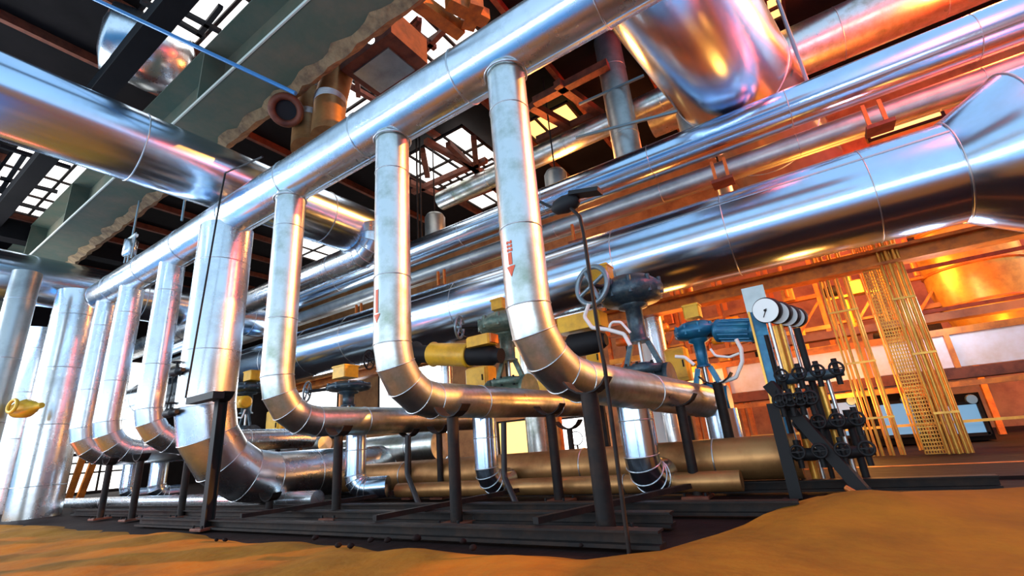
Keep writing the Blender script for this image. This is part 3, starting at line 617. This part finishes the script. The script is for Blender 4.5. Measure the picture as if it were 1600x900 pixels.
# yellow cabinets
for (px, py, w_, h_, Y, lb) in ((437, 665, 40, 48, 5.6, 'larger yellow cabinet below the third drop elbow'), (470, 672, 28, 22, 5.8, 'small yellow cabinet right of the larger one'),
                                (752, 592, 44, 36, 6.6, 'yellow column box behind the middle crossing pipe'), (856, 602, 30, 30, 6.6, 'yellow box behind the nearest crossing pipe start'), (1060, 570, 34, 52, 6.9, 'tall yellow casing left of the blue valve'),
                                (930, 560, 26, 60, 6.9, 'tall pale yellow casing below the biggest valve')):
    b = aY(px, py, Y); kk = mpp(b); o = thing('yellow_cabinet', lb, 'cabinet', b-V((0, 0, h_*kk/2)), 'yellow cabinets')
    MB().cbox(b, w_*kk, w_*kk*.6, h_*kk, .03).build('body', 'yellow', o); MB().box(b+V((0, -w_*kk*.31, 0)), w_*kk*.8, .02, h_*kk*.8).build('door', 'yellow', o)
    MB().box(b+V((w_*kk*.3, -w_*kk*.33, 0)), .02, .03, .1).build('handle', 'black', o)
    MB().bar((b.x, b.y, -.02), (b.x, b.y, b.z-h_*kk*.5+.01), .07).build('stand_leg', 'steel', o)
# white cables
def cable(lb, pts, Y, r=.017, m='wire'):
    rod('cable', lb, [aY(a, b, Y-.0) for a, b in pts], r, m, .05, 'cable', 8)
cable('white looping cable below the biggest handwheel', [(920, 475), (913, 495), (925, 512), (950, 515), (975, 522), (985, 540)], 4.6, .022)
cable('thin white cable loop above the first one', [(952, 512), (955, 503), (970, 503), (985, 520)], 4.6, .014)
cable('white cable hanging below the blue motor', [(1150, 530), (1158, 545), (1160, 565), (1150, 590), (1125, 598)], 5.2, .02)
cable('thin pale cable left of the blue motor cable', [(1110, 545), (1118, 556), (1140, 558), (1155, 552)], 5.2, .013)
cable('pale curved cable left of the blue valve', [(1055, 557), (1070, 558), (1085, 570)], 5.2, .018)
cable('white cable below the small yellow motor at left', [(365, 640), (368, 652), (378, 653), (383, 640)], 4.8, .016)
# ------------------------------------------------------------------ gauges and rack
YG = 5.0
gs = thing('gauge_stand', 'blue-grey slanting gauge stand right of the blue motor', 'stand', aY(1235, 700, YG))
xg = aY(1200, 560, YG).x
MB().box((xg, YG+.1, aY(1200, 560, YG).z-.25), .11, .1, 1.45).build('upright', 'blue', gs)
MB().box((xg-.065, YG+.07, aY(1200, 560, YG).z-.25), .02, .12, 1.45).build('upright_edge', 'gold', gs)
MB().box(aY(1180, 468, YG+.1), .2, .05, .26).build('back_plate', 'alu_grey', gs)
for i, (px, py, rr) in enumerate(((1197, 485, 20), (1215, 489, 18), (1229, 493, 17), (1241, 496, 16))):
    c = aY(px, py, YG-.15+i*.14); k = mpp(c); d = V((-.25, -1, -.12)).normalized()
    o = thing('pressure_gauge', ['nearest and largest round white pressure gauge', 'second round white pressure gauge in the row', 'third round white pressure gauge in the row', 'last and smallest round white pressure gauge in the row'][i], 'gauge', c, 'row of pressure gauges')
    MB().lathe(c-d*.1, d, [(0, rr*k*.85), (.02, rr*k), (.10, rr*k*1.02), (.115, rr*k*.96)], 32).build('case', 'black', o)
    MB().lathe(c+d*.010, d, [(0, rr*k*.93), (.012, rr*k*.93)], 32).build('dial', 'gauge', o)
    dd, u, v = basis(d); MB().bar(c+d*.03-(u+v)*rr*k*.12, c+d*.03+(u*.5+v)*rr*k*.5, .008, .004).build('needle', 'black', o)
    MB().lathe(c+d*.022, d, [(0, .012), (.012, .012)], 10).build('hub', 'black', o)
    MB().cyl(c-V((0, 0, rr*k)), c-V((0, 0, rr*k+.5)), .015, n=8).build('gauge_pipe', 'gold' if i % 2 else 'alu_band', o)
# black needle-valve rack
for j, (cx, cy, wd_) in enumerate(((1265, 588, 90), (1295, 663, 90), (1300, 708, 110), (1245, 630, 50))):
    Y = 4.9-.1*j; c = aY(cx, cy, Y); k = mpp(c)
    o = thing('needle_valve_row', ['top dark row of needle valves below the gauges', 'middle dark row of needle valves', 'lowest dark row of needle valves near the floor', 'short dark row of needle valves behind the stand'][j], 'valve', c, 'needle valve rows')
    MB().lathe(c-V((wd_*k/2, 0, 0)), (1, 0, 0), [(0, .03), (.02, .05), (wd_*k*.3, .05), (wd_*k*.35, .035), (wd_*k*.7, .05), (wd_*k, .03)], 12).build('manifold_bar', 'iron' if j == 0 else 'black', o)
    for i in range(4):
        p = c+V(((i-1.5)*wd_*k*.27, -.04, 0)); MB().cyl(p-V((0, 0, .1)), p+V((0, 0, .12)), .022, n=8).build('valve_stem', 'black', o)
        g = MB().torus(p+V((0, -.10, .03)), (0, 1, 0), .05, .010, 16, 6); g.cyl(p+V((0, -.11, .03)), p+V((0, 0, .03)), .012, n=8); g.bar(p+V((-.05, -.1, .03)), p+V((.05, -.1, .03)), .01); g.build('valve_knob', 'black', o)
for i, (px, pt_, pb) in enumerate(((1218, 520, 780), (1232, 505, 760), (1248, 510, 790), (1262, 510, 720), (1276, 600, 800), (1290, 600, 740), (1310, 590, 790), (1325, 640, 740))):
    p = aY(px+12, (pt_+pb)/2, 5.0); z0 = 0.0 if i > 3 else max(.0, aY(px, pb, 5.0).z)
    tag(MB().cyl((p.x, 5.0+.03*(i % 3), z0), (p.x, 5.0+.03*(i % 3), aY(px, pt_, 5.0).z), (.02, .035, .018, .03)[i % 4], n=10).build('impulse_tube', ('steel', 'gold', 'alu_band', 'black')[i % 4]),
        ['leftmost dark impulse tube of the gauge rack', 'ochre impulse tube right of the gauge stand', 'thin bright impulse tube in the gauge rack', 'black impulse tube in the gauge rack, fourth from the left', 'short dark lower impulse tube', 'short ochre lower impulse tube', 'thin bright impulse tube right of the lower valve row', 'rightmost black impulse tube of the gauge rack'][i], 'pipe', 'impulse tubes of the gauge rack')
p = aY(1230, 720, 4.6); tag(MB().box((p.x, 4.6, .36), .09, .09, .74).build('rack_post', 'black'), 'thick black upright carrying the gauge rack', 'post')
p = aY(1310, 720, 4.7); tag(MB().bar((p.x-.35, 4.7, .9), (p.x+.12, 4.6, .0), .09).build('rack_brace', 'black'), 'black slanting brace right of the gauge rack leg', 'brace')
rod('thin_pipe', 'orange thin tube lying against the sand mound', [aY(1322, 762, 4.3), aY(1360, 784, 4.2)], .02, 'orange')

# ================================================================== RIGHT BACKGROUND
def bundle(lb, Y, xs, z0, z1, rr, meshy=None):
    Y += 1.3; z1 = 4.1; rr *= 1.18
    o = thing('conduit_bundle', lb, 'conduits', aY(sum(xs)/len(xs), 733, Y), 'vertical conduit bundles')
    for i, px in enumerate(xs):
        p = aY(px, 733, Y+.06*(i % 2)); MB().cyl((p.x, p.y, z0), (p.x, p.y, z1), rr*(1+.35*((i*7) % 3)/2), n=8).build('conduit', ('gold', 'orange', 'gold', 'alu_band')[(i*3) % 4] if i % 5 == 4 else 'gold', o)
    for z in (.5, 1.3, 2.1, 2.9): a = aY(min(xs), 733, Y); b = aY(max(xs), 733, Y); MB().box(((a.x+b.x)/2, Y-.03, z), b.x-a.x+.04, .03, .03).build('clamp_rail', 'gold', o)
    if meshy:
        a = aY(meshy[0], 733, Y+.15); b = aY(meshy[1], 733, Y+.15); g = MB(); wv = b.x-a.x; n = 7
        for i in range(n+1): g.cyl((a.x+wv*i/n, a.y, z0), (a.x+wv*i/n, a.y, z1), .010, n=6)
        k = 0; z = z0
        while z < z1-.1: g.box((a.x+wv/2, a.y, z), wv, .014, .016); z += .05
        g.build('cable_tray_mesh', 'gold', o)
bundle('left bundle of ochre vertical conduits behind the gauge rack', 7.4, [1372, 1379, 1387, 1399, 1404, 1417, 1422], -.02, 3.4, .013)
bundle('right wide bundle of ochre conduits with a mesh cable tray', 7.2, [1492, 1500, 1508, 1514, 1522, 1529], -.02, 3.4, .016, (1455, 1488))
bundle('narrow bundle of ochre conduits right of the white panel joint', 8.2, [1448, 1453], -.02, 3.4, .012)
YW = 10.0
def bandbox(name, lb, px, py0, py1, x0, x1, Y, dp, m, cat='panel', grp=None):
    a = aY(px, py0, Y).z; b = aY(px, py1, Y).z
    return tag(MB().box(((x0+x1)/2, Y+dp/2, (a+b)/2), x1-x0, dp, abs(a-b)).build(name, m), lb, cat, grp)
xL = aY(1170, 600, YW).x; xR = 5.2
# walkway: pale side panels between posts
z1 = aY(1400, 535, YW).z; z0 = aY(1400, 585, YW).z
for i in range(7):
    w_ = (xR+2.6)/7; x = -2.6+w_*(i+.5)
    tag(MB().box((x, YW, (z0+z1)/2), w_-.05, .08, z1-z0).build('walkway_panel', 'white'), 'pale side panel of the raised walkway, %s' % ['behind the biggest valve', 'behind the blue motor', 'left of the gauges', 'behind the gauge rack', 'between the two conduit bundles', 'right of the wide conduit bundle', 'at the right edge of the photo'][i], 'panel', 'walkway side panels')
    MB_ = MB().box((x-w_/2, YW-.06, (z0+z1)/2), .07, .07, z1-z0+.1); tag(MB_.build('panel_post', 'orange'), 'orange upright at the left joint of the walkway panel %s' % ['behind the biggest valve', 'behind the blue motor', 'left of the gauges', 'behind the gauge rack', 'between the conduit bundles', 'right of the wide bundle', 'at the right edge'][i], 'post', 'walkway panel posts')
bandbox('walkway_beam', 'orange-brown beam along the top of the pale walkway panels', 1400, 525, 535, -2.8, xR, YW-.1, .3, 'orange', 'beam')
bandbox('walkway_beam', 'dark beam under the pale walkway panels', 1400, 586, 602, -2.8, xR, YW-.1, .5, 'rust', 'beam')
bandbox('walkway_beam', 'thin orange rail below the dark walkway beam', 1400, 606, 614, -2.8, xR, YW-.5, .08, 'orange', 'rail')
bandbox('walkway_beam', 'ochre beam behind the gauges', 1400, 500, 512, -2.8, xR, YW+.4, .3, 'ochre', 'beam')
bandbox('hand_rail', 'thin orange low rail in front of the blue windows', 1400, 664, 668, -1.2, xR, YW-.8, .05, 'gold', 'rail')
bandbox('floor_curb', 'bright ochre curb at the feet of the conduit bundles', 1400, 739, 745, -.8, 3.2, 7.0, .3, 'gold', 'curb')
bandbox('floor_curb', 'dark curb behind the sand mounds', 1400, 748, 775, -.6, 4.5, 5.6, .3, 'conc', 'curb')
bandbox('low_wall_rail', 'thin orange rail just above the ochre curb', 1400, 728, 732, -.8, 3.6, 7.05, .05, 'orange', 'rail')
# machine hall cabinets with blue panes
for i, px in enumerate((1315, 1400, 1502)):
    c = aY(px, 655, 10.8); o = thing('control_cubicle', ['left cubicle with a blue lit window', 'middle cubicle with a blue lit window behind the conduits', 'right cubicle with a blue lit window'][i], 'cubicle', V((c.x, 11, -.02)), 'control cubicles')
    zt = aY(px, 615, 10.8).z; w_ = 62*mpp(c)
    MB().box((c.x, 11.2, zt/2), w_, .8, zt).build('casing', 'dark', o)
    MB().box((c.x, 10.77, c.z), w_*.78, .04, zt*.62).build('window_pane', 'glassb', o)
    f = MB()
    for s in (-1, 1): f.box((c.x+s*w_*.4, 10.73, c.z), .05, .06, zt*.68); f.box((c.x, 10.73, c.z+s*zt*.33), w_*.82, .06, .05)
    f.build('window_surround', 'steel', o); MB().lathe((c.x+w_*.3, 10.72, c.z+.3), (0, -1, 0), [(0, .08), (.05, .07)], 14).build('lamp', 'wheel', o)
# orange tank top right background
c = aY(1530, 420, 12.0); rr = 62*mpp(c)
tk = MB().lathe((c.x, 12.4, 1.9), (0, 0, 1), [(0, rr*.75), (.9, rr), (3.0, rr), (3.3, rr*.6)], 40).build('round_tank', 'gold'); tag(tk, 'large round orange-lit tank at the right edge behind the conduits', 'tank')
for z in (2.4, 3.1, 3.9): MB().torus((c.x, 12.4, z), (0, 0, 1), rr*(.86 if z < 2.5 else 1)+.01, .03, 40, 6).build('hoop', 'orange', tk)
for i in range(3):
    z = (2.2, 3.0, 3.7)[i]; tag(MB().bar((1.8, 10.9, z), (5.5, 10.9, z+.0), .06).build('tank_rail', 'rust'), ['lowest rail in front of the orange tank', 'middle rail in front of the orange tank', 'top rail in front of the orange tank'][i], 'rail', 'tank rails')
# stacked bays of machinery behind gauges: frames, pipes, brackets
rnd = random.Random(3)
sides = ['far left', 'left', 'centre left', 'centre', 'centre right', 'right', 'far right']
for i in range(7):
    x = -4.2+i*1.05; c = V((x, 12.3, 1.7)); nm = 'ochre steel frame bay in the %s of the glowing background' % sides[i]
    o = thing('frame_bay', nm, 'frame', (x, 12.3, 0), 'frame bays of the glowing background')
    for dx in (-.45, .45): MB().box((x+dx, 12.3, 2.4), .09, .12, 4.8).build('frame_post', 'orange', o)
    for z in (1.9, 2.5, 3.15, 3.8, 4.4): MB().box((x, 12.3, z+rnd.uniform(-.12, .12)), 1.0, .14, rnd.choice((.05, .09, .14))).build('frame_shelf', rnd.choice(('orange', 'gold', 'ochre')), o)
    MB().bar((x-.4, 12.2, 2.0), (x+.4, 12.2, 3.0), .05).build('frame_brace', 'orange', o)
    for k in range(5):
        p = V((x+rnd.uniform(-.35, .35), 12.0+rnd.uniform(-.1, .3), rnd.uniform(2.0, 4.0)))
        t = k % 3
        if t == 0: q = MB().lathe(p-V((.2, 0, 0)), (1, 0, 0), [(0, .06), (.03, .12), (.3, .12), (.34, .05)], 14)
        elif t == 1: q = MB().cyl(p-V((0, 0, .4)), p+V((0, 0, .4)), .05, n=10)
        else: q = MB().cbox(p, .25, .2, .3, .03)
        q.build(('drum_motor', 'riser_tube', 'switch_box')[t], rnd.choice(('gold', 'orange', 'yellow', 'steel')), o)
# tall pipes behind valve area (orange-lit ducts)
for i, (px, r, lb, m) in enumerate(((1046, .17, 'pale upright pipe behind the biggest valve', 'alu'), (1030, .12, 'white upright pipe low behind the biggest valve', 'wire'), (838, .26, 'rounded upright duct in front of the bright window', 'alu_old'),
                                    (1115, .09, 'slim orange upright pipe behind the blue valve', 'orange'), (870, .08, 'slim orange upright pipe behind the nearest elbow', 'orange'), (700, .14, 'pale upright pipe behind the yellow drum', 'alu'))):
    p = aY(px, 640, 8.8); tag(MB().cyl((p.x, 8.8, -.02), (p.x, 8.8, 3.2), r, n=20).build('upright_pipe', m), lb, 'pipe')
for i, (px, py) in enumerate(((862, 690), (900, 685))):
    c = aY(px, py, 9.5); d = (CAM-c).normalized(); o = thing('floodlamp', ['left glaring floodlamp behind the posts', 'right glaring floodlamp behind the posts'][i], 'lamp', c, 'floodlamps behind the posts')
    MB().lathe(c-d*.18, d, [(0, .06), (.04, .1), (.16, .15), (.18, .15)], 18).build('reflector', 'steel', o); MB().lathe(c+d*.002, d, [(0, .13), (.01, .12)], 18).build('lens', 'lampf', o); MB().cyl(c-d*.1, V((c.x, c.y+.1, 0)), .02, n=8).build('lamp_pole', 'steel', o)
# debris on the sand edge
for i in range(14):
    x = rnd.uniform(-5, .8); y = sand_edge(x)+rnd.uniform(-.25, .15); s = rnd.uniform(.015, .035)
    g = MB().lathe((x, y, max(0, sandh(x, y)*.5)), (rnd.uniform(-.4, .4), rnd.uniform(-.4, .4), 1), [(0, s*.6), (s*.4, s), (s*.9, s*.8), (s*1.2, s*.3)], 7)
    tag(g.build('rubble_stone', 'conc'), 'small dark stone lying along the edge of the sand', 'stone', 'stones at the sand edge')
